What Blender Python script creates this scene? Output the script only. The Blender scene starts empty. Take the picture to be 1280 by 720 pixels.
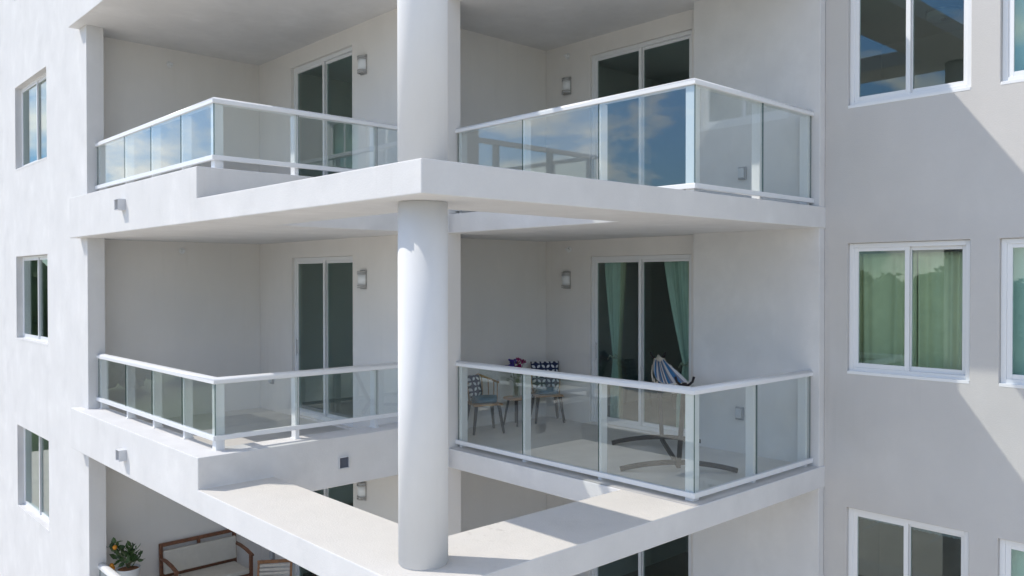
import bpy, bmesh, math, random
from mathutils import Vector, Matrix
R = math.radians
random.seed(7)
sc = bpy.context.scene
col = sc.collection

# ------------------------------------------------------------------ camera
cam = bpy.data.cameras.new('camera')
cam.lens = 29.14
cam.sensor_width = 36
cam.clip_start = .1
cam.clip_end = 3000
co = bpy.data.objects.new('camera', cam)
col.objects.link(co)
co.rotation_euler = (R(90 - .62), R(.03), R(47.275 - 90))
sc.camera = co

# ------------------------------------------------------------------ world and sun
SUN_AZ, SUN_EL = 128.1, 47.3          # measured from +X towards +Y
w = bpy.data.worlds.new('World')
sc.world = w
w.use_nodes = True
N, L = w.node_tree.nodes, w.node_tree.links
bg = N['Background']
sky = N.new('ShaderNodeTexSky')
sky.sky_type = 'NISHITA'
sky.sun_disc = False
sky.sun_elevation = R(SUN_EL)
sky.sun_rotation = R(90 - SUN_AZ)
sky.air_density = 1.0
sky.altitude = 1500
sky.dust_density = .2
sky.ozone_density = 1.8
tc = N.new('ShaderNodeTexCoord')
sep = N.new('ShaderNodeSeparateXYZ')
L.new(tc.outputs['Generated'], sep.inputs[0])


def wm(op, a, b=None):
    n = N.new('ShaderNodeMath')
    n.operation = op
    for i, v in enumerate((a, b)):
        if v is None:
            continue
        if isinstance(v, (int, float)):
            n.inputs[i].default_value = v
        else:
            L.new(v, n.inputs[i])
    return n.outputs[0]


cmb = N.new('ShaderNodeMapping')
cmb.inputs['Scale'].default_value = (1, 1, 2.1)
cmb.inputs['Location'].default_value = (-2.2, 3.3, 1.4)
L.new(tc.outputs['Generated'], cmb.inputs[0])
nz = N.new('ShaderNodeTexNoise')
nz.inputs['Scale'].default_value = 4.2
nz.inputs['Detail'].default_value = 9
nz.inputs['Roughness'].default_value = .6
nz.inputs['Distortion'].default_value = .3
L.new(cmb.outputs[0], nz.inputs['Vector'])
ramp = N.new('ShaderNodeValToRGB')
ramp.color_ramp.elements[0].position = .485
ramp.color_ramp.elements[1].position = .585
L.new(nz.outputs['Fac'], ramp.inputs[0])
cfac = wm('MULTIPLY', ramp.outputs[0], .85)
mixc = N.new('ShaderNodeMix')
mixc.data_type = 'RGBA'
L.new(cfac, mixc.inputs['Factor'])
hz = N.new('ShaderNodeMapRange')          # a clear dry day: little glare low in the sky
L.new(sep.outputs[2], hz.inputs[0])
hz.inputs[1].default_value, hz.inputs[2].default_value = 0.0, .35
hz.inputs[3].default_value, hz.inputs[4].default_value = .33, 1.0
vm = N.new('ShaderNodeVectorMath')
vm.operation = 'SCALE'
vt = N.new('ShaderNodeVectorMath')      # deep subtropical blue
vt.operation = 'MULTIPLY'
vt.inputs[1].default_value = (.78, .94, 1.05)
L.new(sky.outputs[0], vm.inputs[0])
L.new(hz.outputs[0], vm.inputs['Scale'])
L.new(vm.outputs[0], vt.inputs[0])
L.new(vt.outputs[0], mixc.inputs['A'])
mixc.inputs['B'].default_value = (7.2, 6.9, 6.5, 1)
L.new(mixc.outputs['Result'], bg.inputs['Color'])
bg.inputs['Strength'].default_value = .15

sl = bpy.data.lights.new('sun', 'SUN')
sl.energy = 2.05
sl.angle = R(.53)
sl.color = (1, .935, .845)
so = bpy.data.objects.new('sun', sl)
col.objects.link(so)
sdir = Vector((math.cos(R(SUN_AZ)) * math.cos(R(SUN_EL)), math.sin(R(SUN_AZ)) * math.cos(R(SUN_EL)), math.sin(R(SUN_EL))))
so.rotation_euler = sdir.to_track_quat('Z', 'Y').to_euler()
so.location = sdir * 60

vs = sc.view_settings
vs.view_transform = 'Standard'
vs.look = 'None'
vs.exposure = .74
vs.gamma = 1
vs.use_curve_mapping = False
sc.render.engine = 'CYCLES'
cy = sc.cycles
cy.use_denoising = True
cy.max_bounces = 10
cy.diffuse_bounces = 6
cy.glossy_bounces = 5
cy.transparent_max_bounces = 32
cy.caustics_reflective = False
cy.caustics_refractive = False
cy.sample_clamp_indirect = 6

# ------------------------------------------------------------------ measured levels
H = 3.05
Z1 = .844
Z2, Z3, Z4, Z0 = Z1 - H, Z1 - 2 * H, Z1 - 3 * H, Z1 + H
ZG, ZT = Z1 - 4 * H - .1, Z1 + 2 * H
T, HC, HR = .248, .335, 1.135
X0, Y0 = 3.452, 4.665
XWA, YIN, XR, YL = 4.312, 5.595, 6.707, 8.58
XW, XP2, YP, YB = 3.60, 3.835, 12.885, 13.353
XD1, XD2, XE, XT = 6.457, 9.423, 9.209, 9.328
YS, XS2, YC, YE = 8.484, 6.917, 9.397, 6.437
YEND = 4.677
XRL, YRL, XRR, YRR = 3.714, 8.785, 6.829, 4.755

# ------------------------------------------------------------------ materials
MATS = {}


def nt(name):
    m = bpy.data.materials.new(name)
    m.use_nodes = True
    MATS[name] = m
    return m, m.node_tree.nodes, m.node_tree.links, m.node_tree.nodes['Principled BSDF']


def plain(name, c, rough=.5, metal=0, spec=.5, var=0, scale=8, bump=0, bscale=200):
    m, n, l, b = nt(name)
    b.inputs['Base Color'].default_value = (*c, 1)
    b.inputs['Roughness'].default_value = rough
    b.inputs['Metallic'].default_value = metal
    b.inputs['Specular IOR Level'].default_value = spec
    t = n.new('ShaderNodeTexCoord')
    if var:
        x = n.new('ShaderNodeTexNoise')
        x.inputs['Scale'].default_value = scale
        x.inputs['Detail'].default_value = 5
        l.new(t.outputs['Object'], x.inputs['Vector'])
        r = n.new('ShaderNodeValToRGB')
        r.color_ramp.elements[0].position = .3
        r.color_ramp.elements[1].position = .7
        r.color_ramp.elements[0].color = (*[max(0, v * (1 - var)) for v in c], 1)
        r.color_ramp.elements[1].color = (*[min(1, v * (1 + var)) for v in c], 1)
        l.new(x.outputs['Fac'], r.inputs[0])
        l.new(r.outputs[0], b.inputs['Base Color'])
    if bump:
        x2 = n.new('ShaderNodeTexNoise')
        x2.inputs['Scale'].default_value = bscale
        x2.inputs['Detail'].default_value = 3
        l.new(t.outputs['Object'], x2.inputs['Vector'])
        bp = n.new('ShaderNodeBump')
        bp.inputs['Strength'].default_value = bump
        bp.inputs['Distance'].default_value = .004
        l.new(x2.outputs['Fac'], bp.inputs['Height'])
        l.new(bp.outputs[0], b.inputs['Normal'])
    return m


def stucco(name, c, mott=.06, streak=.05, dirt=(.5, .47, .43), dirt_amt=.10, bump=.35):
    """painted stucco: trowel mottling, vertical run-off streaks, a few scuffs, fine grain"""
    m, n, l, b = nt(name)
    b.inputs['Roughness'].default_value = .88
    b.inputs['Specular IOR Level'].default_value = .25
    t = n.new('ShaderNodeTexCoord')

    def noise(scale, detail, stretch=None, rough=.55):
        x = n.new('ShaderNodeTexNoise')
        x.inputs['Scale'].default_value = scale
        x.inputs['Detail'].default_value = detail
        x.inputs['Roughness'].default_value = rough
        if stretch:
            mp = n.new('ShaderNodeMapping')
            mp.inputs['Scale'].default_value = stretch
            l.new(t.outputs['Object'], mp.inputs[0])
            l.new(mp.outputs[0], x.inputs['Vector'])
        else:
            l.new(t.outputs['Object'], x.inputs['Vector'])
        return x.outputs['Fac']

    def mixv(a, bcol, fac, mode='MIX'):
        x = n.new('ShaderNodeMix')
        x.data_type = 'RGBA'
        x.blend_type = mode
        for s, v in (('A', a), ('B', bcol), ('Factor', fac)):
            if isinstance(v, tuple):
                x.inputs[s].default_value = v
            elif isinstance(v, float):
                x.inputs[s].default_value = v
            else:
                l.new(v, x.inputs[s])
        return x.outputs['Result']

    def rng(v, a, bb, lo=0., hi=1.):
        x = n.new('ShaderNodeMapRange')
        l.new(v, x.inputs[0])
        x.inputs[1].default_value = a
        x.inputs[2].default_value = bb
        x.inputs[3].default_value = lo
        x.inputs[4].default_value = hi
        return x.outputs[0]
    lo = tuple(v * (1 - mott) for v in c) + (1,)
    hi = tuple(min(.95, v * (1 + mott * .6)) for v in c) + (1,)
    base = mixv(lo, hi, rng(noise(1.7, 6, None, .62), .3, .7))
    st = rng(noise(3.2, 5, (1, 1, .38)), .35, .7)
    base = mixv(base, tuple(v * (1 - streak) for v in c) + (1,), st)
    d = rng(noise(.9, 8, None, .7), .60, .82, 0., dirt_amt)
    base = mixv(base, tuple(dirt) + (1,), d)
    dr = rng(noise(9.0, 2, (1, 1, .05)), .58, .74)
    dm = rng(noise(.55, 3), .50, .68, 0., dirt_amt * 1.6)
    dmul = n.new('ShaderNodeMath')
    dmul.operation = 'MULTIPLY'
    l.new(dr, dmul.inputs[0])
    l.new(dm, dmul.inputs[1])
    base = mixv(base, tuple(dirt) + (1,), dmul.outputs[0])
    l.new(base, b.inputs['Base Color'])
    bp = n.new('ShaderNodeBump')
    bp.inputs['Strength'].default_value = bump
    bp.inputs['Distance'].default_value = .006
    hsum = n.new('ShaderNodeMath')
    hsum.operation = 'ADD'
    l.new(noise(70, 3), hsum.inputs[0])
    l.new(noise(6, 3), hsum.inputs[1])
    l.new(hsum.outputs[0], bp.inputs['Height'])
    l.new(bp.outputs[0], b.inputs['Normal'])
    return m


def glass(name, tint, f0, rough=0.0):
    """thin pane: straight-through transmission plus Schlick reflection, same from both sides"""
    m, n, l, b = nt(name)
    n.remove(b)
    out = n['Material Output']
    tr = n.new('ShaderNodeBsdfTransparent')
    tr.inputs[0].default_value = (*tint, 1)
    gl = n.new('ShaderNodeBsdfGlossy')
    gl.inputs['Roughness'].default_value = rough
    gl.inputs['Color'].default_value = (.96, 1, 1, 1)
    lw = n.new('ShaderNodeLayerWeight')
    lw.inputs['Blend'].default_value = .5
    pw = n.new('ShaderNodeMath')
    pw.operation = 'POWER'
    l.new(lw.outputs['Facing'], pw.inputs[0])
    pw.inputs[1].default_value = 5
    ma = n.new('ShaderNodeMath')
    ma.operation = 'MULTIPLY_ADD'
    l.new(pw.outputs[0], ma.inputs[0])
    ma.inputs[1].default_value = 1 - f0
    ma.inputs[2].default_value = f0
    mx = n.new('ShaderNodeMixShader')
    l.new(ma.outputs[0], mx.inputs[0])
    l.new(tr.outputs[0], mx.inputs[1])
    l.new(gl.outputs[0], mx.inputs[2])
    l.new(mx.outputs[0], out.inputs[0])
    return m


WHITE = stucco('white_stucco', (.715, .710, .704), .12, .04)
TAN = stucco('greige_stucco', (.585, .570, .552), .05, .03, (.4, .38, .35), .10)
RECESS = stucco('lightened_recess_stucco', (.80, .775, .745), .03, .03, (.5, .47, .43), .08)  # greige stucco lightened in its colour to replace bounce light in the recesses
COAT = stucco('cream_roof_coating', (.66, .635, .59), .07, .0, (.42, .39, .34), .40, .6)
SMOOTH = stucco('white_column_paint', (.76, .765, .77), .03, .06, (.5, .48, .45), .08, .1)
FLOORM = plain('balcony_floor_paint', (.60, .585, .56), .5, var=.08, scale=2.5, bump=.15, bscale=60)
ALU = plain('white_aluminium', (.80, .81, .82), .32, spec=.5)
RAILG = glass('railing_glass', (.962, .985, .978), .08)
EDGE = plain('glass_edge', (.09, .15, .14), .2)
WING = glass('window_glass', (.81, .91, .88), .07)
ROOM = plain('room_plaster', (.74, .73, .70), .9, var=.05, scale=1)
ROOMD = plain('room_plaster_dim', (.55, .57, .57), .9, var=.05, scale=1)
ROOML = plain('lightened_room_plaster', (.66, .76, .75), .9, var=.05, scale=1)  # room plaster made lighter and teal: room light put into the colour
DIMR = plain('shaded_room_plaster', (.06, .066, .072), .9, var=.05, scale=1)  # room plaster darkened: the dimness of the lowest rooms is in the colour
RFLOOR = plain('room_floor', (.16, .13, .10), .4, var=.2, scale=3)
METAL = plain('brushed_nickel', (.50, .49, .48), .4, metal=.6)
OPAL = plain('opal_lamp_glass', (.80, .82, .83), .3)
GREYP = plain('grey_plastic', (.30, .31, .33), .5)
DARKH = plain('spout_inside', (.09, .10, .13), .8)
ZINC = plain('painted_spout', (.62, .63, .65), .5)
BLACKM = plain('black_steel', (.018, .015, .017), .6, spec=.25, var=.2, scale=30)
OAK = plain('light_wood', (.42, .22, .09), .5, var=.25, scale=18)
TEAK = plain('brown_teak', (.20, .085, .044), .5, var=.3, scale=20)
TEAKL = plain('honey_teak', (.34, .16, .07), .5, var=.3, scale=20)
CREAM = plain('cream_canvas', (.62, .59, .53), .95, bump=.3, bscale=300, var=.04, scale=10)
SLATW = plain('whitewashed_slat', (.66, .60, .52), .7, var=.08, scale=20)
TEALF = plain('teal_cushion', (.035, .13, .20), .9, bump=.3, bscale=300)
BLUEC = plain('blue_cotton', (.05, .20, .42), .95, bump=.3, bscale=300, var=.15, scale=20)
NAVYC = plain('grey_blue_cotton', (.22, .25, .33), .95, bump=.3, bscale=300)
WHC = plain('white_cotton', (.72, .72, .72), .95, bump=.3, bscale=300)
ROPE = plain('natural_rope', (.60, .55, .46), .95)
CURT = plain('teal_curtain', (.68, .75, .72), .95, var=.06, scale=6)
CURB_ = plain('beige_curtain', (.66, .63, .48), .95, var=.06, scale=6)
CURG = plain('pale_green_curtain', (.80, .73, .54), .95, var=.06, scale=6)
SHADE = plain('pale_roller_shade', (.70, .78, .76), .9)
LEAF = plain('citrus_leaf', (.05, .10, .03), .45, var=.5, scale=14)
FRUIT = plain('orange_peel', (.62, .24, .015), .45, bump=.2, bscale=90)
POT = plain('white_glazed_pot', (.72, .74, .76), .25)
SOIL = plain('bark_mulch', (.20, .085, .035), .95, var=.5, scale=60)
PETB = plain('blue_petal', (.10, .07, .36), .8, var=.5, scale=60)
PETP = plain('magenta_petal', (.36, .02, .16), .8, var=.5, scale=60)
STEMG = plain('dry_stem', (.16, .17, .09), .8, var=.4, scale=30)
GRASS = plain('lawn', (.055, .085, .03), .95, var=.5, scale=.15)
ASPH = plain('asphalt', (.055, .055, .058), .9, var=.2, scale=.6)
TREE = plain('far_foliage', (.055, .085, .03), .9, var=.5, scale=.4)
PAVE = plain('bounce_concrete', (.66, .60, .50), .9, var=.10, scale=.5)  # extra pale, to throw sunlight back up at the balconies
PAINTL = plain('road_paint', (.65, .65, .62), .8)
ARTM = plain('grey_print', (.16, .17, .20), .7, var=.9, scale=5)
SOFA = plain('charcoal_upholstery', (.06, .06, .07), .95)


def pattern_mat():
    m, n, l, b = nt('leaf_pattern_fabric')
    b.inputs['Roughness'].default_value = .95
    t = n.new('ShaderNodeTexCoord')
    sp = n.new('ShaderNodeSeparateXYZ')
    l.new(t.outputs['Object'], sp.inputs[0])

    def mm(op, a, c=None):
        x = n.new('ShaderNodeMath')
        x.operation = op
        for i, v in enumerate((a, c)):
            if v is None:
                continue
            if isinstance(v, (int, float)):
                x.inputs[i].default_value = v
            else:
                l.new(v, x.inputs[i])
        return x.outputs[0]
    k = math.pi / .15
    u = mm('MULTIPLY', mm('ADD', sp.outputs[0], sp.outputs[2]), k / 1.0)
    v = mm('MULTIPLY', mm('SUBTRACT', sp.outputs[0], sp.outputs[2]), k / 1.0)
    a = mm('ABSOLUTE', mm('SINE', u))
    c = mm('ABSOLUTE', mm('SINE', v))
    lens = mm('SUBTRACT', mm('MAXIMUM', a, c), mm('MULTIPLY', mm('MINIMUM', a, c), .9))
    g = mm('GREATER_THAN', lens, .52)
    mx = n.new('ShaderNodeMix')
    mx.data_type = 'RGBA'
    l.new(g, mx.inputs['Factor'])
    mx.inputs['A'].default_value = (.016, .026, .075, 1)
    mx.inputs['B'].default_value = (.66, .68, .70, 1)
    l.new(mx.outputs['Result'], b.inputs['Base Color'])
    return m


PATT = pattern_mat()


# ------------------------------------------------------------------ mesh helpers
class MB:
    def __init__(s):
        s.bm = bmesh.new()

    def face(s, pts, mi=0):
        f = s.bm.faces.new([s.bm.verts.new(p) for p in pts])
        f.material_index = mi
        return f

    def box(s, a, b, mi=0, rot=None, piv=None):
        x0, y0, z0 = (min(a[i], b[i]) for i in range(3))
        x1, y1, z1 = (max(a[i], b[i]) for i in range(3))
        vs_ = [Vector(p) for p in ((x0, y0, z0), (x1, y0, z0), (x1, y1, z0), (x0, y1, z0), (x0, y0, z1), (x1, y0, z1), (x1, y1, z1), (x0, y1, z1))]
        if rot is not None:
            pv = Vector(piv)
            vs_ = [rot @ (q - pv) + pv for q in vs_]
        v = [s.bm.verts.new(q) for q in vs_]
        for f in ((0, 3, 2, 1), (4, 5, 6, 7), (0, 1, 5, 4), (1, 2, 6, 5), (2, 3, 7, 6), (3, 0, 4, 7)):
            s.bm.faces.new([v[i] for i in f]).material_index = mi
        return s

    def tube(s, pts, r, seg=10, mi=0, caps=True, flat=None):
        """sweep along pts; r a number or a list; flat=(rx, ry) gives an oblong section kept upright"""
        P = [Vector(q) for q in pts]
        rings = []
        nrm = None
        for i, q in enumerate(P):
            d = (P[min(i + 1, len(P) - 1)] - P[max(i - 1, 0)]).normalized()
            if nrm is None or flat:
                up = Vector((0, 0, 1)) if abs(d.z) < .95 else Vector((1, 0, 0))
                nrm = d.cross(up).normalized()
            else:
                nrm = (nrm - d * nrm.dot(d)).normalized()
            bn = d.cross(nrm).normalized()
            rr = r[i] if isinstance(r, (list, tuple)) else r
            ring = []
            for k in range(seg):
                a = 2 * math.pi * k / seg
                if flat:
                    o = nrm * (math.cos(a) * flat[0]) + bn * (math.sin(a) * flat[1])
                else:
                    o = nrm * (math.cos(a) * rr) + bn * (math.sin(a) * rr)
                ring.append(s.bm.verts.new(q + o))
            rings.append(ring)
        for a, b in zip(rings, rings[1:]):
            for k in range(seg):
                f = s.bm.faces.new((a[k], b[k], b[(k + 1) % seg], a[(k + 1) % seg]))
                f.material_index = mi
                f.smooth = True
        if caps:
            s.bm.faces.new(rings[0]).material_index = mi
            s.bm.faces.new(list(reversed(rings[-1]))).material_index = mi
        return s

    def bar(s, a, b, wd, th, mi=0):
        """rectangular bar from a to b, wd across (horizontal), th the other way"""
        a, b = Vector(a), Vector(b)
        d = (b - a).normalized()
        up = Vector((0, 0, 1)) if abs(d.z) < .95 else Vector((0, 1, 0))
        n_ = d.cross(up).normalized()
        m_ = d.cross(n_).normalized()
        q = []
        for c in (a, b):
            for (i, j) in ((-1, -1), (1, -1), (1, 1), (-1, 1)):
                q.append(s.bm.verts.new(c + n_ * (i * wd / 2) + m_ * (j * th / 2)))
        for f in ((0, 1, 2, 3), (7, 6, 5, 4), (0, 4, 5, 1), (1, 5, 6, 2), (2, 6, 7, 3), (3, 7, 4, 0)):
            s.bm.faces.new([q[i] for i in f]).material_index = mi
        return s

    def lathe(s, prof, cx=0, cy=0, seg=28, mi=0, smooth=True, a0=0, a1=2 * math.pi):
        full = abs(a1 - a0 - 2 * math.pi) < 1e-6
        cnt = seg if full else seg + 1
        rings = []
        for (r, z) in prof:
            rings.append([s.bm.verts.new((cx + r * math.cos(a0 + (a1 - a0) * k / seg), cy + r * math.sin(a0 + (a1 - a0) * k / seg), z)) for k in range(cnt)])
        for a, b in zip(rings, rings[1:]):
            for k in range(seg):
                j = (k + 1) % cnt
                f = s.bm.faces.new((a[k], a[j], b[j], b[k]))
                f.material_index = mi
                f.smooth = smooth
        return s

    def ball(s, c, r, mi=0, sub=2, scale=(1, 1, 1), jit=0, rnd=random):
        g = bmesh.ops.create_icosphere(s.bm, subdivisions=sub, radius=1)
        for v in g['verts']:
            k = 1 + (rnd.uniform(-jit, jit) if jit else 0)
            v.co = Vector((c[0] + v.co.x * r * scale[0] * k, c[1] + v.co.y * r * scale[1] * k, c[2] + v.co.z * r * scale[2] * k))
            for f in v.link_faces:
                f.material_index = mi
                f.smooth = True
        return s

    def build(s, name, mats, parent=None, bevel=0, loc=None, fixn=True, sub=0):
        if fixn:
            bmesh.ops.recalc_face_normals(s.bm, faces=s.bm.faces)
        me = bpy.data.meshes.new(name)
        s.bm.to_mesh(me)
        s.bm.free()
        for m in (mats if isinstance(mats, (list, tuple)) else [mats]):
            me.materials.append(m)
        o = bpy.data.objects.new(name, me)
        col.objects.link(o)
        if parent:
            o.parent = parent
        if loc:
            o.location = loc
        if bevel:
            b = o.modifiers.new('bevel', 'BEVEL')
            b.width = bevel
            b.segments = 2
            b.limit_method = 'ANGLE'
            b.angle_limit = R(40)
        if sub:
            q = o.modifiers.new('subdivision', 'SUBSURF')
            q.levels = q.render_levels = sub
        return o


def voxel(xs, ys, zs, solid, mat=lambda nx, ny, nz, c: 0):
    """merged boundary of the solid cells of an uneven grid"""
    xs, ys, zs = (sorted(set(round(v, 4) for v in q)) for q in (xs, ys, zs))
    m = MB()
    nx, ny, nz_ = len(xs) - 1, len(ys) - 1, len(zs) - 1
    S = [[[solid((xs[i] + xs[i + 1]) / 2, (ys[j] + ys[j + 1]) / 2, (zs[k] + zs[k + 1]) / 2) for k in range(nz_)] for j in range(ny)] for i in range(nx)]

    def at(i, j, k):
        return 0 <= i < nx and 0 <= j < ny and 0 <= k < nz_ and S[i][j][k]
    V = {}

    def v(i, j, k):
        if (i, j, k) not in V:
            V[(i, j, k)] = m.bm.verts.new((xs[i], ys[j], zs[k]))
        return V[(i, j, k)]
    for i in range(nx):
        for j in range(ny):
            for k in range(nz_):
                if not S[i][j][k]:
                    continue
                c = ((xs[i] + xs[i + 1]) / 2, (ys[j] + ys[j + 1]) / 2, (zs[k] + zs[k + 1]) / 2)
                for d, q in (((-1, 0, 0), ((0, 0, 0), (0, 0, 1), (0, 1, 1), (0, 1, 0))), ((1, 0, 0), ((1, 0, 0), (1, 1, 0), (1, 1, 1), (1, 0, 1))),
                             ((0, -1, 0), ((0, 0, 0), (1, 0, 0), (1, 0, 1), (0, 0, 1))), ((0, 1, 0), ((0, 1, 0), (0, 1, 1), (1, 1, 1), (1, 1, 0))),
                             ((0, 0, -1), ((0, 0, 0), (0, 1, 0), (1, 1, 0), (1, 0, 0))), ((0, 0, 1), ((0, 0, 1), (1, 0, 1), (1, 1, 1), (0, 1, 1)))):
                    if at(i + d[0], j + d[1], k + d[2]):
                        continue
                    f = m.bm.faces.new([v(i + a, j + b, k + e) for a, b, e in q])
                    f.material_index = mat(*d, c)
    return m


def tag(o, label, cat, group=None, kind=None):
    if label:
        o['label'] = label
    if cat:
        o['category'] = cat
    if group:
        o['group'] = group
    if kind:
        o['kind'] = kind
    return o


def empty(name, loc=(0, 0, 0), rz=0):
    o = bpy.data.objects.new(name, None)
    o.empty_display_size = .2
    col.objects.link(o)
    o.location = loc
    o.rotation_euler = (0, 0, rz)
    return o


def children(o):
    return [c for c in bpy.data.objects if c.parent == o]


def copy_tree(o, parent=None):
    kids = children(o)
    c = o.copy()
    col.objects.link(c)
    c.parent = parent
    for k in kids:
        copy_tree(k, c)
    return c


# ------------------------------------------------------------------ ground and far trees (seen only mirrored in the panes)
g = MB()
g.face([(-900, -900, ZG), (900, -900, ZG), (900, 900, ZG), (-900, 900, ZG)])
tag(g.build('ground', GRASS), None, None, kind='structure')
g = MB()
g.face([(-58, -45, ZG + .004), (60, -45, ZG + .004), (60, 62, ZG + .004), (-58, 62, ZG + .004)])
tag(g.build('bounce_paving', PAVE), None, None, kind='structure')  # wide pale paving added as a reflector to brighten soffits and recesses
g = MB()
for i in range(30):
    g.face([(-24, -28 + i * 2.8, ZG + .008), (-18.8, -28 + i * 2.8, ZG + .008), (-18.8, -27.88 + i * 2.8, ZG + .008), (-24, -27.88 + i * 2.8, ZG + .008)])
tag(g.build('parking_markings', PAINTL), None, None, kind='structure')
g = MB()
rt = random.Random(3)
tb_ = bmesh.new()
bmesh.ops.create_icosphere(tb_, subdivisions=2, radius=1)
BALLV = [tuple(v.co) for v in tb_.verts]
BALLF = [[v.index for v in f.verts] for f in tb_.faces]
tb_.free()
for i in range(420):
    a = R(rt.uniform(78, 335))
    d = rt.uniform(85, 165)
    cx, cy_ = d * math.cos(a), d * math.sin(a)
    if cx > 20 and cy_ > -20:
        continue
    h = rt.uniform(10.5, 14.2)
    rw = rt.uniform(2.6, 4.6)
    vv = [g.bm.verts.new((cx + p[0] * rw * .86 * q, cy_ + p[1] * rw * .86 * q, ZG + h * .5 + p[2] * h * .46 * q)) for p, q in ((p, rt.uniform(.9, 1.1)) for p in BALLV)]
    for f in BALLF:
        g.bm.faces.new([vv[k] for k in f])
    for k in range(170):
        u = Vector((rt.gauss(0, 1), rt.gauss(0, 1), rt.gauss(0, 1))).normalized() * rt.uniform(.55, 1)
        c = Vector((cx + u.x * rw, cy_ + u.y * rw, ZG + h * .5 + u.z * h * .5))
        s_ = rt.uniform(.3, .65)
        n1 = Vector((rt.gauss(0, 1), rt.gauss(0, 1), rt.gauss(0, 1))).normalized()
        n2 = n1.orthogonal().normalized()
        n3 = n1.cross(n2)
        g.face([c + n2 * s_, c + n3 * s_ * .8, c - n2 * s_, c - n3 * s_ * .8])
tag(g.build('treeline', TREE, fixn=False), 'far belt of dark green trees', 'trees', kind='stuff')

# ------------------------------------------------------------------ the building
bld = tag(empty('apartment_building', (6.5, 8.5, ZG)), 'white stucco apartment building with stacked corner balconies and a round column', 'building')
OFF = Vector((6.5, 8.5, ZG))


def part(m, name, mats, bevel=0, parent=None, fixn=True, label=None):
    """a part of the building: built in world coordinates under the building's empty"""
    o = m.build(name, mats, parent or bld, bevel=bevel, fixn=fixn)
    if parent is None:
        o.location = -OFF
    if label:
        o['label'] = label
    return o


FLOORS = (Z0, Z1, Z2, Z3, Z4)
WIN_L = (15.04, 17.17)
WIN_T = ((3.095, 4.40), (1.52, 2.822))
DOOR_L = (10.40, 12.235)
DOOR_R = (6.615, 8.455)
DTOP = 2.545
SILL, HEAD = 1.135, 2.615


def in_win(z, a, b):
    return any(zf + a < z < zf + b for zf in FLOORS)


zw = [ZG, ZT] + [zf + d for zf in FLOORS for d in (SILL, HEAD)]
zd_ = [ZG, ZT] + [zf + d for zf in FLOORS for d in (.03, DTOP)]
# street facade left of the balconies, ending in a pier
part(voxel([XW, XP2], [YP, 20.5, *WIN_L], zw, lambda x, y, z: not (WIN_L[0] < y < WIN_L[1] and in_win(z, SILL, HEAD))), 'facade_wall', WHITE, .006)
part(voxel([XP2 + .002, XD1 + .08], [YB, YB + .2], [ZG, ZT], lambda x, y, z: True), 'recess_wall', RECESS)
part(voxel([XD1, XD1 + .19, XS2], [YS, YC + .1, YB - .002, *DOOR_L], zd_,
           lambda x, y, z: (x < XD1 + .19 or y < YC + .1) and not (DOOR_L[0] < y < DOOR_L[1] and in_win(z, .03, DTOP))), 'balcony_wall', RECESS, .005)
part(voxel([XS2 - .1, XD2 + .1], [YC, YC + .2], [ZG, ZT], lambda x, y, z: True), 'recess_wall', RECESS)
part(voxel([XD2, XD2 + .19], [YE + .002, YC - .002, *DOOR_R], zd_, lambda x, y, z: not (DOOR_R[0] < y < DOOR_R[1] and in_win(z, .03, DTOP))), 'balcony_wall', RECESS)
part(voxel([XE, XD2 + .19], [YEND, YE], [ZG, ZT], lambda x, y, z: True), 'side_wall', WHITE, .005)
part(voxel([XT, XT + .2], [-6, YEND - .002, *WIN_T[0], *WIN_T[1]], zw,
           lambda x, y, z: not (any(a < y < b for a, b in WIN_T) and in_win(z, SILL, HEAD))), 'facade_wall', TAN, .006, label='greige facade wall on the right')

# slabs with kerb walls and the L-shaped beam around the open void
CW = .40


def slab(zf):
    xs = [X0, XW, X0 + CW, XWA, XR, XD1 + .07, XD2 + .08]
    ys = [Y0, YIN, YS, YL, YL + CW, YP, YP + .33, YB + .08, YC + .1]
    zs = [zf - T, zf, zf + HC]

    def solid(x, y, z):
        if z > zf:
            if x < X0 + CW and YL < y < YP:
                return True
            if x < XW and YP < y < YP + .33:
                return True
            return YL < y < YL + CW and x < XD1 + .07
        if y < YIN and x < XR:
            return True
        if x < XWA and y < YL:
            return True
        if x > XR and y < YC + .1:
            return True
        if y > YS and x > XD1 and y < YC + .1:
            return True
        if y > YL and x < XD1 + .07 and y < YP:
            return True
        if YP < y < YP + .33 and x < XW:
            return True
        return YP < y < YB + .08 and XW + .1 < x < XD1 + .07 and x > X0 + CW
    # the strip behind the pier
    xs.append(XP2 - .02)

    def solid2(x, y, z):
        if z < zf and YP < y < YB + .08 and XP2 - .02 < x < XD1 + .07:
            return True
        return solid(x, y, z)

    def mat(nx, ny, nz_, c):
        return 1 if nz_ == 1 and c[2] < zf and c[1] < YL and c[0] < XR else 0
    return voxel(xs, ys, zs, solid2, mat)


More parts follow.
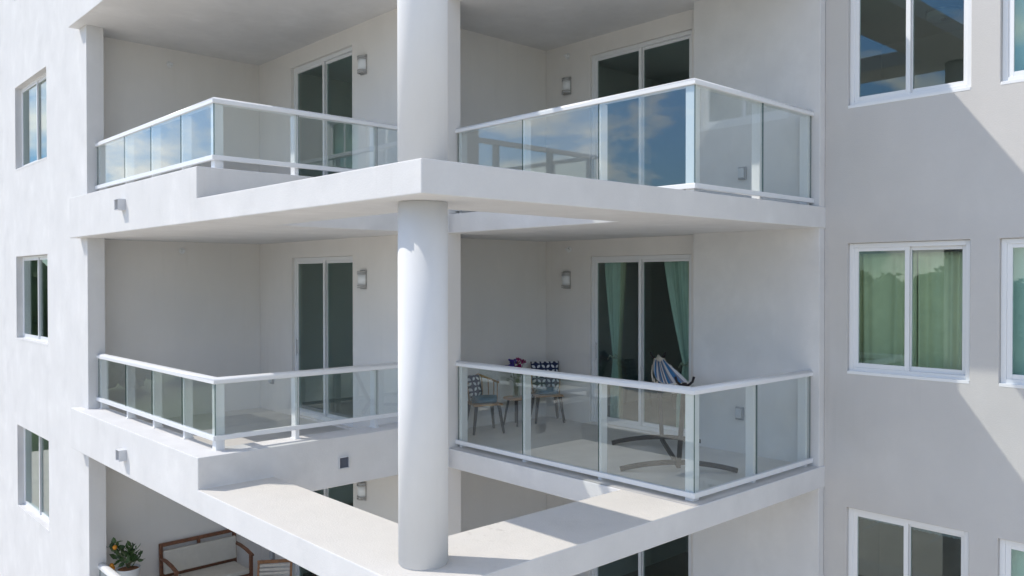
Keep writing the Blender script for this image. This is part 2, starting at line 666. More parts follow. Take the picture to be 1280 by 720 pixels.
for zf in FLOORS[:4]:
    part(slab(zf), 'floor_slab', [WHITE, COAT], .009)
    if zf < Z0:
        m = MB()
        m.face([(X0 + CW + .002, YL + CW + .002, zf + .004), (XD1 - .002, YL + CW + .002, zf + .004), (XD1 - .002, YB - .002, zf + .004), (X0 + CW + .002, YB - .002, zf + .004)])
        part(m, 'balcony_floor', FLOORM)
        m = MB()
        m.face([(XR + .02, Y0 + .02, zf + .004), (XE - .002, Y0 + .02, zf + .004), (XE - .002, YE + .004, zf + .004), (XD2 - .002, YE + .004, zf + .004),
                (XD2 - .002, YC - .002, zf + .004), (XS2 + .002, YC - .002, zf + .004), (XS2 + .002, YS - .002, zf + .004), (XR + .02, YS - .002, zf + .004)])
        part(m, 'balcony_floor', FLOORM)
COLX, COLY, COLR = 3.853, 5.19, .193
for zf in (Z1, Z2, Z3, Z4):
    m = MB()
    m.lathe([(COLR - .010, zf - .002), (COLR - .010, zf + .009), (COLR, zf + .010), (COLR, zf + H - T - .010), (COLR - .010, zf + H - T - .009), (COLR - .010, zf + H - T + .002)], COLX, COLY, 64)
    part(m, 'column', SMOOTH)


def room(x0, x1, y0, y1, zf, mats):
    m = MB()
    z0, z1_ = zf + .02, zf + H - T - .02
    m.face([(x1, y0, z0), (x1, y0, z1_), (x1, y1, z1_), (x1, y1, z0)])
    m.face([(x0, y0, z0), (x1, y0, z0), (x1, y0, z1_), (x0, y0, z1_)])
    m.face([(x0, y1, z0), (x0, y1, z1_), (x1, y1, z1_), (x1, y1, z0)])
    m.face([(x0, y0, z1_), (x1, y0, z1_), (x1, y1, z1_), (x0, y1, z1_)])
    m.face([(x0, y0, z0), (x0, y1, z0), (x1, y1, z0), (x1, y0, z0)], 1)
    return part(m, 'interior', mats, fixn=False)


for zf in (Z1, Z2, Z3, Z4):
    room(XP2 + .004, 8.0, YB + .22, 18.6, zf, [ROOM, RFLOOR])
    room(XD1 + .194, 11.5, YC + .22, YB - .05, zf, [ROOML, RFLOOR])
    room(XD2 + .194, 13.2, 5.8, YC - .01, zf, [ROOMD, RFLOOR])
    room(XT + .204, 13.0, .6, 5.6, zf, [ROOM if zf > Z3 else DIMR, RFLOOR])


def window_unit(px, y0, y1, z0, z1, depth, door=False, name='window', handle=True, f=.055, s_=.05):
    """two-sash sliding unit facing -X in the opening; plane px, set back by depth"""
    a, b = px + depth, px + depth + .09
    m = MB()
    e = .002
    m.box((a, y0 + e, z0 + e), (b, y0 + f, z1 - e)).box((a, y1 - f, z0 + e), (b, y1 - e, z1 - e))
    m.box((a, y0 + f, z1 - f), (b, y1 - f, z1 - e)).box((a, y0 + f, z0 + e), (b, y1 - f, z0 + f))
    fr = m.build(name, ALU, bld, bevel=.004)
    fr.location = -OFF
    ym = (y0 + y1) / 2
    zz0, zz1 = z0 + f, z1 - f
    # fixed sash on the near (low y) half stands back, sliding sash in front
    for (ya, yb, xo) in ((ym - .02, y1 - f, .012), (y0 + f, ym + .02, .050)):
        q = MB()
        x_a, x_b = a + xo * (1 if f > .04 else .6), a + xo * (1 if f > .04 else .6) + (.034 if f > .04 else .022)
        q.box((x_a, ya, zz0), (x_b, ya + s_, zz1)).box((x_a, yb - s_, zz0), (x_b, yb, zz1))
        q.box((x_a, ya + s_, zz1 - .04), (x_b, yb - s_, zz1)).box((x_a, ya + s_, zz0), (x_b, yb - s_, zz0 + .05))
        sh = q.build('sash', ALU, fr, bevel=.003)
        g_ = MB()
        xm = (x_a + x_b) / 2
        g_.box((xm - .004, ya + s_ - .01, zz0 + .04), (xm + .004, yb - s_ + .01, zz1 - .03))
        g_.build('pane', WING, fr)
    if door and handle:
        h = MB()
        yh = y1 - f - .03
        h.box((a - .028, yh - .012, z0 + .95), (a - .012, yh + .012, z0 + 1.22)).box((a - .014, yh - .012, z0 + .97), (a + .016, yh + .012, z0 + 1.0)).box((a - .014, yh - .012, z0 + 1.17), (a + .016, yh + .012, z0 + 1.2))
        h.build('handle', ALU, fr, bevel=.003)
    if not door:
        k = MB()
        k.box((px - .004, y0 + .003, z0 - .022), (a + .03, y1 - .003, z0 + .012))
        k.build('sill', ALU if depth < .09 else WHITE, fr, bevel=.003)
    return fr


for zf in (Z1, Z2, Z3):
    for (a, b) in WIN_T:
        window_unit(XT, a, b, zf + SILL, zf + HEAD, .045)
    window_unit(XW, *WIN_L, zf + SILL, zf + HEAD, .10, f=.035, s_=.04)
    window_unit(XD1, *DOOR_L, zf + .03, zf + DTOP, .05, True, 'sliding_door')
    window_unit(XD2, *DOOR_R, zf + .03, zf + DTOP, .04, True, 'sliding_door')


# ------------------------------------------------------------------ railings
def edge_mat(m, axis):
    bmesh.ops.recalc_face_normals(m.bm, faces=m.bm.faces)
    for f in m.bm.faces:
        f.normal_update()
        if abs(f.normal[axis]) > .9:
            f.material_index = 1
    return m


def railing(xo, yo, xend, yend, z0, ztop, posts_y, posts_x, label, gap, cover):
    """L-shaped glass railing: outer line x = xo from y = yend to the corner, then y = yo to x = xend"""
    root = tag(empty('balcony_railing', (xo, yo, z0)), label, 'railing', 'glass balcony railings')

    def P(m, name, mats, bevel=0, fixn=True):
        o = m.build(name, mats, root, bevel=bevel, fixn=fixn)
        o.location = (-xo, -yo, -z0)
        return o
    hw, hh = .052, .034
    xc, yc = xo + hw - .004, yo + hw - .004
    prof = []
    for k in range(9):
        a = math.pi * k / 8
        prof.append((math.cos(a) * hw, ztop - hh * .9 + math.sin(a) * hh * .9))
    prof += [(-hw, ztop - .066), (-hw + .012, ztop - .072), (hw - .012, ztop - .072), (hw, ztop - .066)]
    m = MB()
    rings = []
    for (px_, py_, dx, dy) in ((xc, yend - .002, 1, 0), (xc, yc, 1, 1), (xend - .002, yc, 0, 1)):
        rings.append([m.bm.verts.new((px_ + o * dx, py_ + o * dy, z)) for o, z in prof])
    n_ = len(prof)
    for a, b in zip(rings, rings[1:]):
        for k in range(n_):
            f = m.bm.faces.new((a[k], b[k], b[(k + 1) % n_], a[(k + 1) % n_]))
            f.smooth = k < 8
    m.bm.faces.new(rings[0])
    m.bm.faces.new(list(reversed(rings[-1])))
    P(m, 'handrail', ALU)
    zb = z0 + gap
    m = MB()
    m.box((xo - .012, yo - .012, zb), (xo + .030, yend - .004, zb + .052))
    m.box((xo + .030, yo - .012, zb), (xend - .004, yo + .030, zb + .052))
    P(m, 'bottom_rail', ALU, .004)
    xi, yi = xo + .034, yo + .034
    for y in posts_y:
        q = MB()
        q.box((xi, y, z0 - .002), (xi + .10, y + .05, ztop - .07))
        if gap > .05:
            q.box((xi - .012, y - .012, z0 - .001), (xi + .112, y + .062, z0 + .012))
        P(q, 'post', ALU, .004)
    q = MB()
    q.box((xi, yi, z0 - .002), (xi + .10, yi + .10, ztop - .07))
    P(q, 'post', ALU, .004)
    for x in posts_x:
        q = MB()
        q.box((x, yi, z0 - .002), (x + .05, yi + .10, ztop - .07))
        if gap > .05:
            q.box((x - .012, yi - .012, z0 - .001), (x + .062, yi + .112, z0 + .012))
        P(q, 'post', ALU, .004)
    zt = ztop - .068
    ys = sorted([yo + .010] + [y + .025 for y in posts_y[1:]] + [yend - .03])
    for a, b in zip(ys, ys[1:]):
        q = MB()
        q.box((xo + .012, a + .004, zb + .030), (xo + .022, b - .004, zt))
        P(edge_mat(q, 1), 'glass_panel', [RAILG, EDGE])
    xs = sorted([xo + .012] + [x + .025 for x in posts_x[:-1]] + [xend - .03])
    for a, b in zip(xs, xs[1:]):
        q = MB()
        q.box((a + .014, yo + .012, zb + .030), (b - .004, yo + .022, zt))
        P(edge_mat(q, 0), 'glass_panel', [RAILG, EDGE])
    return root


PYL = [12.79, 11.66, 10.68, 9.70]
PXL = [4.70, 5.79, 6.38]
PYR = [8.40, 7.20, 5.99]
PXR = {Z1: [8.08, 9.13], Z2: [7.97, 9.10]}
for zf, nm in ((Z0, 'roof-level'), (Z1, 'upper'), (Z2, 'middle'), (Z3, 'lowest')):
    railing(XRL, YRL, XD1, YP, zf + HC, zf + HR, PYL, PXL, f'{nm} left glass railing standing on a low white kerb wall', .115, True)
    if zf in (Z1, Z2):
        railing(XRR, YRR, XE, YS, zf, zf + HR, PYR, PXR[zf], f'{nm} right glass railing bolted along the flush slab edge', .045, False)


# ------------------------------------------------------------------ wall fittings
def wall_lamp(x, y, z, label):
    root = tag(empty('wall_lamp', (x, y, z - .135)), label, 'wall lamp', 'half-round wall lamps beside the balcony doors')
    h, r = .27, .070
    m = MB()
    m.box((-.018, -.074, 0), (-.001, .074, h))
    m.build('back_plate', METAL, root, bevel=.002)
    m = MB()
    m.lathe([(0.001, .035), (r, .035), (r, h - .035), (.001, h - .035)], -.018, 0, 20, a0=math.pi / 2, a1=1.5 * math.pi)
    m.build('lamp_shade', OPAL, root)
    for zz in (.012, .044, h - .064, h - .032):
        m = MB()
        m.lathe([(r * .93, zz), (r + .012, zz), (r + .012, zz + .016), (r * .93, zz + .016), (r * .93, zz)], -.018, 0, 20, a0=math.pi / 2, a1=1.5 * math.pi)
        m.build('ring_band', METAL, root)
    return root


wall_lamp(XD1, 10.08, Z1 + 2.19, 'half-round lamp right of the upper left balcony door')
wall_lamp(XD1, 10.10, Z2 + 2.20, 'half-round lamp right of the middle left balcony door')
wall_lamp(XD1, 10.12, Z3 + 2.24, 'half-round lamp seen over the beam beside the lowest left door')
wall_lamp(XD2, 8.92, Z1 + 2.16, 'half-round lamp left of the upper right balcony door')
wall_lamp(XD2, 8.93, Z2 + 2.19, 'half-round lamp left of the door with teal curtains')


def sprinkler(x, y, z, ax, label):
    root = tag(empty('sprinkler_head', (x, y, z), 0 if ax == 'x' else math.pi / 2), label, 'sprinkler', 'sidewall sprinkler heads')
    # local -x points away from the wall
    m = MB()
    m.tube([(-.001, 0, 0), (-.012, 0, 0)], [.050, .044], 18)
    m.build('escutcheon', ALU, root)
    m = MB()
    m.tube([(-.012, 0, 0), (-.06, 0, 0)], [.026, .017], 12).box((-.068, -.03, -.004), (-.06, .03, .012))
    m.build('nozzle', ALU, root)


sprinkler(4.95, YB, 3.40, 'y', 'small round sprinkler head high on the upper left recess wall')
sprinkler(5.13, YB, .455, 'y', 'small round sprinkler head high on the middle left recess wall')
sprinkler(XD2, 8.92, 3.47, 'x', 'small round sprinkler head above the upper right lamp')
sprinkler(XD2, 8.89, .46, 'x', 'small round sprinkler head above the lamp by the teal curtains')


def outlet(x, y, z, label):
    root = tag(empty('outlet_box', (x, y, z)), label, 'outlet', 'weatherproof outlet boxes low on the walls')
    m = MB()
    m.box((-.035, -.055, -.08), (-.001, .055, .08))
    m.build('box', GREYP, root, bevel=.006)
    m = MB()
    m.box((-.062, -.040, -.058), (-.035, .040, .062))
    m.build('cover', plain('outlet_cover', (.55, .57, .60), .3) if 'outlet_cover' not in MATS else MATS['outlet_cover'], root, bevel=.008)


outlet(XE, 5.69, Z1 + .48, 'grey outlet box low on the upper side wall behind the glass')
outlet(XE, 5.72, Z2 + .51, 'grey outlet box low on the middle side wall near the hammock')
outlet(XD1, 12.89, Z2 + .54, 'grey outlet box low on the wall left of the middle left door')
outlet(XD1, 12.89, Z3 + .64, 'grey outlet box on the lowest wall beside the wooden bench')


def spout(x, y, z, rz, label):
    root = tag(empty('drain_spout', (x, y, z), rz), label, 'drain spout', 'square drain spouts in the kerb walls')
    a, t_, d = .068, .006, (.09 if rz == 0 else .035)
    m = MB()
    m.box((-d, -a, -a), (.0, -a + t_, a)).box((-d, a - t_, -a), (0, a, a)).box((-d, -a + t_, -a), (0, a - t_, -a + t_)).box((-d, -a + t_, a - t_), (0, a - t_, a))
    m.build('spout', ZINC, root)
    m = MB()
    m.face([(-.012, -a + t_, -a + t_), (-.012, a - t_, -a + t_), (-.012, a - t_, a - t_), (-.012, -a + t_, a - t_)])
    m.build('throat', DARKH, root)


spout(X0, 10.85, Z1 + .08, 0, 'square drain spout on the sunlit upper left fascia')
spout(X0, 10.86, Z2 + .02, 0, 'square drain spout on the sunlit middle left fascia')
spout(5.19, YL, Z2 + .03, math.pi / 2, 'square drain spout on the shaded kerb wall above the beam')


# ------------------------------------------------------------------ curtains and room things
def drape(name, y0, y1, ztop, zbot, x, mats, label, cat, tie=None, folds=9, dir_=1, amp=.035):
    """hanging cloth; with tie=(z, ya, yb) it is drawn in to the band ya..yb at height z"""
    root = tag(empty(name, (x, (y0 + y1) / 2, zbot)), label, cat)
    m = MB()
    nu, nv = 120, 36
    V = []
    for j in range(nv + 1):
        v = j / nv
        z = ztop + (zbot - ztop) * v
        ya, yb = y0, y1
        if tie:
            zt, ta, tb = tie
            if z > zt:
                k = (ztop - z) / (ztop - zt)
                k = k ** 1.25
            else:
                k = 1 - .35 * min(1, (zt - z) / .5)
            ya, yb = y0 + (ta - y0) * k, y1 + (tb - y1) * k
        row = []
        for i in range(nu + 1):
            u = i / nu
            am = amp * (1 if not tie else 1.0)
            xx = am * (.65 + .35 * math.sin(u * 11 + y0)) * math.sin((u + .05 * math.sin(u * 9 + y0 * 3)) * folds * 2 * math.pi + .6 * math.sin(v * 2 + u * 7)) + .3 * am * math.sin(u * folds * 4.7 + 1)
            row.append(m.bm.verts.new((xx, ya + (yb - ya) * u - (y0 + y1) / 2, z - zbot)))
        V.append(row)
    for a, b in zip(V, V[1:]):
        for i in range(nu):
            f = m.bm.faces.new((a[i], a[i + 1], b[i + 1], b[i]))
            f.smooth = True
            f.material_index = 1 if (len(mats) > 1 and (i / nu < .26 if dir_ > 0 else i / nu > .74)) else 0
    o = m.build('cloth', mats, root, fixn=False)
    o.modifiers.new('thickness', 'SOLIDIFY').thickness = .003
    if tie:
        zt, ta, tb = tie
        m = MB()
        mid = (ta + tb) / 2 - (y0 + y1) / 2
        hw = (tb - ta) / 2 + .015
        m.tube([(.065 * math.cos(a), mid + hw * math.sin(a), zt - zbot + .01 * math.sin(a)) for a in [2 * math.pi * k / 24 for k in range(25)]], .011, 8)
        m.tube([(-.065, mid, zt - zbot), (-.09, mid - .05, zt - zbot + .05), (-.085, mid - .10, zt - zbot + .02)], .008, 6)
        m.tube([(-.065, mid, zt - zbot), (-.09, mid + .05, zt - zbot + .04), (-.085, mid + .10, zt - zbot - .03)], .008, 6)
        m.build('tie', ROPE, root)
    return root


XC = XD2 + .23
zt2 = Z2 + 1.02
drape('curtain', 7.93, 8.38, Z2 + 2.5, Z2 + .06, XC, [CURT, CURB_], 'teal curtain tied back at the left of the glass door', 'curtain', (zt2, 8.06, 8.19), 7, 1)
drape('curtain', 6.67, 7.24, Z2 + 2.5, Z2 + .06, XC, [CURT, CURB_], 'teal curtain tied back at the right behind the hammock', 'curtain', (zt2 - .02, 6.74, 6.91), 7, 1)
drape('curtain', 3.0, 3.72, Z2 + 2.50, Z2 + .4, XT + .30, [CURG], 'pale green curtain behind the right pane of the middle facade window', 'curtain', None, 5, 1, .035)
drape('curtain', 3.74, 4.5, Z2 + 2.50, Z2 + .4, XT + .30, [CURG], 'pale green curtain behind the left pane of the middle facade window', 'curtain', None, 5, 1, .035)
drape('valance', 2.95, 4.55, Z3 + 2.57, Z3 + 2.44, XT + .28, [NAVYC], 'short grey gathered valance across the top of the lowest facade window', 'valance', None, 26, 1, .022)
for zf, nm in ((Z1, 'upper'), (Z2, 'middle'), (Z3, 'lowest')):
    root = tag(empty('roller_shade', (XT + .22, 2.17, zf + SILL)), f'pale roller shade drawn down behind the {nm} window at the right edge', 'shade', 'roller shades at the right edge')
    m = MB()
    m.box((-.004, -.68, .02), (.004, .68, HEAD - SILL))
    m.build('shade_cloth', SHADE, root)
    m = MB()
    m.tube([(.0, -.68, .01), (0, .68, .01)], .014, 8)
    m.build('bottom_bar', ALU, root)
root = tag(empty('ceiling_light', (11.9, 4.30, Z1 + H - T - .02)), 'round drum ceiling light inside the upper facade window', 'ceiling light')
m = MB()
m.lathe([(.001, -.11), (.19, -.11), (.2, -.10), (.2, -.02)], 0, 0, 32)
m.build('drum_shade', OPAL, root)
m = MB()
m.lathe([(.001, -.135), (.03, -.13), (.03, -.109)], 0, 0, 14).lathe([(.205, -.03), (.215, -.03), (.215, 0), (.205, 0)], 0, 0, 32)
m.build('trim', METAL, root)
root = tag(empty('wall_picture', (13.19, 7.6, Z2 + 1.75)), 'dim grey picture on the room wall behind the curtained door', 'picture')
m = MB()
m.box((-.03, -.62, -.38), (-.005, .62, .38))
m.build('picture_frame', SOFA, root)
m = MB()
m.box((-.034, -.57, -.33), (-.03, .57, .33))
m.build('print', ARTM, root)
root = tag(empty('sofa', (11.9, 7.3, Z2 + .02)), 'dark sofa in the room behind the curtained glass door', 'sofa')
m = MB()
m.box((-.45, -.95, .12), (.40, .95, .44))
m.build('seat', SOFA, root, bevel=.05)
m = MB()
m.box((.28, -.95, .44), (.50, .95, .84))
m.build('backrest', SOFA, root, bevel=.06)
for s_ in (-1, 1):
    m = MB()
    m.box((-.45, s_ * .96, .0), (.45, s_ * 1.15, .62))
    m.build('armrest', SOFA, root, bevel=.05)


# ------------------------------------------------------------------ furniture on the middle right balcony
def make_chair(loc, rz, label):
    root = tag(empty('patio_chair', loc, rz), label, 'chair', 'spindle-back patio chairs')
    # faces local -y
    m = MB()
    m.box((-.22, -.22, .40), (.22, .20, .425))
    m.build('seat', OAK, root, bevel=.012)
    for sx in (-1, 1):
        for sy in (-1, 1):
            m = MB()
            m.tube([(sx * .17, sy * .16, .40), (sx * .225, sy * .215, .0)], [.027, .017], 10)
            m.build('leg', BLACKM, root)
    # curved spindle back
    arc = [(.235 * math.cos(a), .02 + .20 * math.sin(a)) for a in [R(-8 + 196 * k / 16) for k in range(17)]]
    m = MB()
    m.tube([(x, y + .05, .80 - .10 * abs(x) / .235) for x, y in arc], .016, 8)
    m.build('back_rail', OAK, root)
    m = MB()
    for k in range(1, 16, 2):
        x, y = arc[k]
        m.tube([(x * .9, y * .9, .42), (x, y + .05, .80 - .10 * abs(x) / .235)], .008, 6)
    m.build('back_spindles', OAK, root)
    return root


def cushion(name, loc, rz, tilt, wd, ht, th, mat, label, cat):
    o = None
    m = MB()
    nn = 14
    for side in (-1, 1):
        V = []
        for i in range(nn + 1):
            row = []
            for j in range(nn + 1):
                u, v = 2 * i / nn - 1, 2 * j / nn - 1
                puff = ((1 - u ** 4) * (1 - v ** 4)) ** .6
                row.append(m.bm.verts.new((u * wd / 2 * (1 - .06 * (1 - v * v) * abs(u)), side * th / 2 * puff, ht / 2 + v * ht / 2)))
            V.append(row)
        for i in range(nn):
            for j in range(nn):
                q = (V[i][j], V[i + 1][j], V[i + 1][j + 1], V[i][j + 1])
                m.bm.faces.new(q if side < 0 else tuple(reversed(q))).smooth = True
    bmesh.ops.remove_doubles(m.bm, verts=m.bm.verts, dist=.0005)
    o = m.build(name, mat)
    o.location = loc
    o.rotation_euler = (tilt, 0, rz)
    return tag(o, label, cat)


def on(root, p):
    c, s = math.cos(root.rotation_euler.z), math.sin(root.rotation_euler.z)
    return (root.location.x + c * p[0] - s * p[1], root.location.y + s * p[0] + c * p[1], root.location.z + p[2])


zfl = Z2 + .004
chA = make_chair((7.80, 9.04, zfl), R(-22), 'spindle-back chair at the left next to the column')
chB = make_chair((9.10, 9.06, zfl), R(-32), 'spindle-back chair in the corner with a navy leaf cushion showing over the rail')
cushion('seat_cushion', on(chA, (0, -.01, .425)), chA.rotation_euler.z, 0, .38, .10, .36, TEALF, 'teal seat pad on the chair next to the column', 'cushion')
cushion('seat_cushion', on(chB, (0, -.01, .425)), chB.rotation_euler.z, 0, .38, .10, .36, TEALF, 'teal seat pad on the corner chair', 'cushion')
cushion('throw_pillow', on(chA, (-.10, .05, .50)), chA.rotation_euler.z + R(25), R(-14), .24, .32, .11, PATT, 'navy and white leaf pillow on the chair next to the column', 'pillow')
cushion('throw_pillow', on(chB, (0, .06, .50)), chB.rotation_euler.z, R(-12), .46, .42, .13, PATT, 'navy and white leaf pillow on the corner chair', 'pillow')
tb = tag(empty('side_table', (8.52, 9.13, zfl), R(6)), 'small wooden side table with black splayed legs between the chairs', 'table')
m = MB()
m.lathe([(.001, .395), (.195, .395), (.20, .402), (.20, .415), (.195, .42), (.001, .42)], 0, 0, 36)
m.build('table_top', OAK, tb)
for k in range(4):
    a = R(45 + 90 * k)
    m = MB()
    m.tube([(.12 * math.cos(a), .12 * math.sin(a), .396), (.19 * math.cos(a), .19 * math.sin(a), 0)], [.02, .012], 10)
    m.build('leg', BLACKM, tb)
vz = tag(empty('flower_vase', (8.52, 9.13, zfl + .42)), 'glass vase of blue and magenta flowers on the side table', 'vase')
m = MB()
m.lathe([(.001, .003), (.055, .003), (.06, .02), (.045, .10), (.05, .20), (.065, .26)], 0, 0, 24)
m.build('vase', glass('vase_glass', (.80, .86, .80), .06), vz)
rf = random.Random(11)
m = MB()
heads = []
for k in range(22):
    a, r_ = rf.uniform(0, 6.28), rf.uniform(.03, .15)
    hz = .50 + rf.uniform(-.06, .09) - r_ * .3
    heads.append((r_ * math.cos(a), r_ * math.sin(a), hz))
    m.tube([(.02 * math.cos(a), .02 * math.sin(a), .02), (.04 * math.cos(a), .04 * math.sin(a), .26), heads[-1]], .004, 5)
for k in range(40):
    a, r_ = rf.uniform(0, 6.28), rf.uniform(.03, .11)
    c = Vector((r_ * math.cos(a), r_ * math.sin(a), rf.uniform(.22, .42)))
    d = Vector((math.cos(a), math.sin(a), rf.uniform(-.2, .9))).normalized() * .07
    s_ = d.cross(Vector((0, 0, 1))).normalized() * .016
    m.face([c, c + d * .5 + s_, c + d, c + d * .5 - s_])
m.build('stems', STEMG, vz, fixn=False)
m = MB()
for i, h in enumerate(heads):
    mi = 0 if h[0] * .73 - h[1] * .68 < .01 else 1
    for k in range(14):
        d = Vector((rf.gauss(0, 1), rf.gauss(0, 1), rf.gauss(.4, 1))).normalized()
        e = d.orthogonal().normalized() * .018
        c = Vector(h)
        m.face([c, c + d * .028 + e, c + d * .05, c + d * .028 - e], mi)
m.build('blossoms', [PETB, PETP], vz, fixn=False)

# hammock stand: two arched feet, a floor bar and two rising arms with hooks
nm_, fm = Vector((7.785, 5.637, 0)), Vector((8.878, 6.69, 0))
ax = (fm - nm_).normalized()
cr = Vector((ax.y, -ax.x, 0))
mid = (nm_ + fm) / 2
hs = tag(empty('hammock_stand', (mid.x, mid.y, zfl)), 'black steel hammock stand with arched feet on the balcony floor', 'hammock stand')
hl = (fm - nm_).length / 2


def hp(a, c, z):
    return ax * a + cr * c + Vector((0, 0, z))


for s_ in (-1, 1):
    m = MB()
    pts = [hp(s_ * hl, .66 * t, .028 + .085 * (1 - t * t)) for t in [-1 + k / 8 for k in range(17)]]
    for a, b in zip(pts, pts[1:]):
        m.bar(a, b + (b - a) * .04, .05, .05)
    m.build('arched_foot', BLACKM, hs)
    m = MB()
    tip = hp(s_ * (hl + .47), 0, 1.12 if s_ > 0 else 1.07)
    m.bar(hp(s_ * hl, 0, .06), tip, .05, .05)
    m.build('arm', BLACKM, hs, bevel=.004)
    m = MB()
    for q in (-1, 1):
        m.tube([tip + Vector((0, 0, -.03)), tip + cr * (q * .05) + Vector((0, 0, -.01)), tip + cr * (q * .085) + Vector((0, 0, .02)), tip + cr * (q * .10) + Vector((0, 0, .075))], .014, 8)
    m.build('hook', BLACKM, hs)
m = MB()
m.bar(hp(-hl, 0, .075), hp(hl, 0, .075), .045, .04)
m.build('floor_bar', BLACKM, hs)
hm = tag(empty('hammock', (mid.x, mid.y, zfl)), 'blue and white striped cotton hammock slung slack from the black stand', 'hammock')
m = MB()
A, B = hp(hl + .45, 0, 1.16), hp(-(hl + .43), 0, 1.08)
ns, nw = 40, 24
W = []
for i in range(ns + 1):
    t = .07 + .86 * i / ns
    c = A.lerp(B, t) + Vector((0, 0, -.21 * 4 * t * (1 - t)))
    hwid = .155 * math.sin(math.pi * t) ** .8 + .012
    row = []
    for j in range(nw + 1):
        u = 2 * j / nw - 1
        drop = -.16 * (1 - u * u) * math.sin(math.pi * t) + .018 * math.sin(j * 2.3 + t * 6) * (1 - math.sin(math.pi * t) * .6)
        row.append(m.bm.verts.new(c + cr * (u * hwid) + Vector((0, 0, drop + .08 * math.sin(math.pi * t)))))
    W.append(row)
stripe = [0, 1, 1, 2, 0, 0, 2, 2, 1, 1, 0, 2, 2, 0, 1, 1, 2, 2, 0, 0, 1, 1, 2, 0]
for a, b in zip(W, W[1:]):
    for j in range(nw):
        f = m.bm.faces.new((a[j], a[j + 1], b[j + 1], b[j]))
        f.smooth = True
        f.material_index = stripe[j]
o = m.build('cloth', [WHC, BLUEC, NAVYC], hm, fixn=False)
cl = MB()
for e, row_i, P_ in ((0, 0, A), (1, ns, B)):
    t = .07 if e == 0 else .93
    c = A.lerp(B, t) + Vector((0, 0, -.21 * 4 * t * (1 - t)))
    hwid = .155 * math.sin(math.pi * t) ** .8 + .012
    for j in range(0, nw + 1, 2):
        u = 2 * j / nw - 1
        q = c + cr * (u * hwid) + Vector((0, 0, (.08 - .16 * (1 - u * u)) * math.sin(math.pi * t)))
        cl.tube([P_, P_.lerp(q, .5) + Vector((0, 0, -.01)), q], .006, 5)
for s_ in (-1, 1):
    pts = []
    for i in range(17):
        t = .06 + .88 * i / 16
        pts.append(A.lerp(B, t) + Vector((0, 0, -.21 * 4 * t * (1 - t) + .06 * math.sin(math.pi * t) - .05 * abs(math.sin(i * 1.57)))) + cr * (s_ * (.17 * math.sin(math.pi * t) ** .8 + .02)))
    cl.tube(pts, .010, 6)
cl.build('cords', ROPE, hm)

# ------------------------------------------------------------------ lowest left balcony
z3 = Z3 + .004
bx, by = 5.36, YB - .10
bn = tag(empty('garden_bench', (bx, by, z3)), 'dark teak two-seat bench with cream cushions against the recess wall', 'bench')
hwid = .60
UP = .10
m = MB()
for s_ in (-1, 1):
    m2 = MB()
    m2.bar((s_ * hwid, 0.0, 0), (s_ * hwid, .06, 1.08), .05, .05)
    m2.build('rear_post', TEAK, bn, bevel=.004)
    m2 = MB()
    m2.box((s_ * hwid - .025, -.60, 0), (s_ * hwid + .025, -.55, .80))
    m2.build('front_leg', TEAK, bn, bevel=.004)
    m2 = MB()
    pts = [(s_ * hwid, .03, .86), (s_ * hwid, -.15, .865), (s_ * hwid, -.40, .845), (s_ * hwid, -.62, .80)]
    for a, b in zip(pts, pts[1:]):
        m2.bar(a, Vector(b) + (Vector(b) - Vector(a)) * .05, .055, .03)
    m2.build('armrest', TEAK, bn, bevel=.003)
m2 = MB()
m2.bar((-hwid - .025, .055, 1.06), (hwid + .025, .055, 1.06), .035, .055)
m2.bar((-hwid, .04, .94), (hwid, .04, .94), .03, .03).bar((0, .05, .94), (0, .055, 1.06), .05, .03)
m2.bar((-hwid, .01, .58), (hwid, .01, .58), .035, .07)
m2.build('back_frame', TEAK, bn, bevel=.003)
m2 = MB()
m2.box((-hwid + .025, -.575, .46), (hwid - .025, -.545, .53)).box((-hwid + .025, -.54, .47), (hwid - .025, .0, .50))
m2.build('seat_frame', TEAK, bn, bevel=.003)
m2 = MB()
rot = Matrix.Rotation(R(-3), 3, 'X')
m2.box((-hwid + .01, -.075, .62), (hwid - .01, -.005, .985), rot=rot, piv=(0, 0, .62))
m2.build('back_cushion', CREAM, bn, bevel=.02)
m2 = MB()
m2.box((-hwid + .03, -.60, .503), (hwid - .03, -.03, .575))
m2.build('seat_cushion', CREAM, bn, bevel=.02)
m.bm.free()

px_, py_ = 4.10, 12.78
st = tag(empty('plant_stand', (px_, py_, z3)), 'low wooden stand under the potted citrus', 'stand')
m = MB()
m.lathe([(.001, .60), (.17, .60), (.17, .63), (.001, .63)], 0, 0, 24)
m.build('stand_top', TEAK, st)
for k in range(3):
    a = R(30 + 120 * k)
    m = MB()
    m.tube([(.13 * math.cos(a), .13 * math.sin(a), .60), (.17 * math.cos(a), .17 * math.sin(a), 0)], .016, 8)
    m.build('leg', TEAK, st)
pl = tag(empty('potted_citrus', (px_, py_, z3 + .63)), 'small citrus plant with orange fruit in a white pot', 'plant')
m = MB()
m.lathe([(.001, 0), (.12, 0), (.13, .02), (.165, .36), (.172, .375), (.160, .375), (.155, .345), (.001, .335)], 0, 0, 32)
m.build('pot', POT, pl)
m = MB()
m.lathe([(.154, .346), (.10, .362), (.001, .368)], 0, 0, 24)
m.build('mulch', SOIL, pl)
rp = random.Random(5)
vr = Vector((.735, -.678, 0))                      # along the picture, to the right
vd = Vector((.678, .735, 0))
tips = []
m = MB()
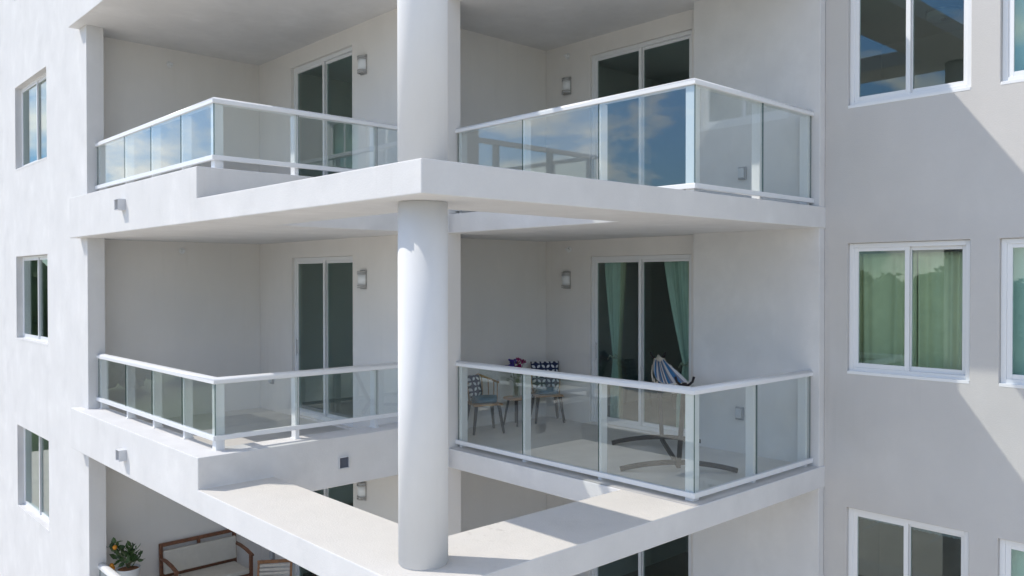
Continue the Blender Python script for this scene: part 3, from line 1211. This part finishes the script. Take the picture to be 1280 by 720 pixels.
for (dx, dz, dd) in ((-.20, .36, 0), (-.25, .31, -.04), (-.20, .12, .05), (-.14, .22, 0), (.03, .33, .05), (.12, .28, -.03), (.15, .20, .03), (.08, .14, -.06), (-.02, .25, .06), (.14, .12, .02)):
    tip = vr * dx + vd * dd + Vector((0, 0, .36 + dz))
    b = Vector((0, 0, .35))
    md = b.lerp(tip, .5) + vr * (-dx * .25) + Vector((0, 0, .03))
    m.tube([b, md, tip], [.011, .008, .004], 6)
    tips.append((b, md, tip))
m.build('stem', STEMG, pl)
m = MB()
for (b, md, tip) in tips:
    for k in range(9):
        t = rp.uniform(.45, 1.08)
        c = md.lerp(tip, (t - .45) / .55)
        d = (Vector((rp.gauss(0, 1), rp.gauss(0, 1), rp.gauss(.35, .8))).normalized() + (tip - b).normalized() * .5).normalized()
        ln, wd_ = rp.uniform(.09, .14), rp.uniform(.024, .034)
        e = d.cross(Vector((rp.gauss(0, 1), rp.gauss(0, 1), rp.gauss(0, 1)))).normalized()
        n_ = d.cross(e)
        q = [c, c + d * ln * .35 + e * wd_, c + d * ln * .7 + e * wd_ * .8, c + d * ln - n_ * .012, c + d * ln * .7 - e * wd_ * .8, c + d * ln * .35 - e * wd_]
        mm_ = c + d * ln * .55 - n_ * .008
        vv = [m.bm.verts.new(p) for p in q] + [m.bm.verts.new(mm_)]
        for i in range(6):
            m.bm.faces.new((vv[i], vv[(i + 1) % 6], vv[6]))
m.build('leaves', LEAF, pl, fixn=False)
for (dx, dz, dd) in ((-.165, .33, -.06), (-.205, .07, -.08), (-.21, .02, -.04)):
    m = MB()
    m.ball((0, 0, 0), .033, scale=(1, 1, 1.1))
    f = m.build('fruit', FRUIT, pl)
    f.location = vr * dx + vd * dd + Vector((0, 0, .36 + dz))

fc = tag(empty('folding_chair', (5.95, 11.86, z3), R(-33)), 'honey teak folding chair with whitewashed slats beside the bench', 'chair')
for s_ in (-1, 1):
    m = MB()
    m.bar((s_ * .245, -.22, 0), (s_ * .245, .16, .86), .035, .045)
    m.build('back_leg', TEAKL, fc, bevel=.004)
    m = MB()
    m.bar((s_ * .21, .24, 0), (s_ * .21, -.24, .47), .03, .045)
    m.build('cross_leg', TEAKL, fc, bevel=.004)
m = MB()
m.bar((-.268, .155, .845), (.268, .155, .845), .03, .05)
m.build('top_rail', TEAKL, fc, bevel=.004)
for k in range(5):
    zz = .80 - .055 * k
    yy = -.22 + .38 * zz / .86
    m = MB()
    m.bar((-.228, yy - .02, zz), (.228, yy - .02, zz), .018, .036)
    m.build('back_slat', SLATW, fc, bevel=.003)
for k in range(6):
    m = MB()
    m.box((-.20, -.24 + .075 * k, .455), (.20, -.185 + .075 * k, .473))
    m.build('seat_slat', SLATW, fc, bevel=.003)
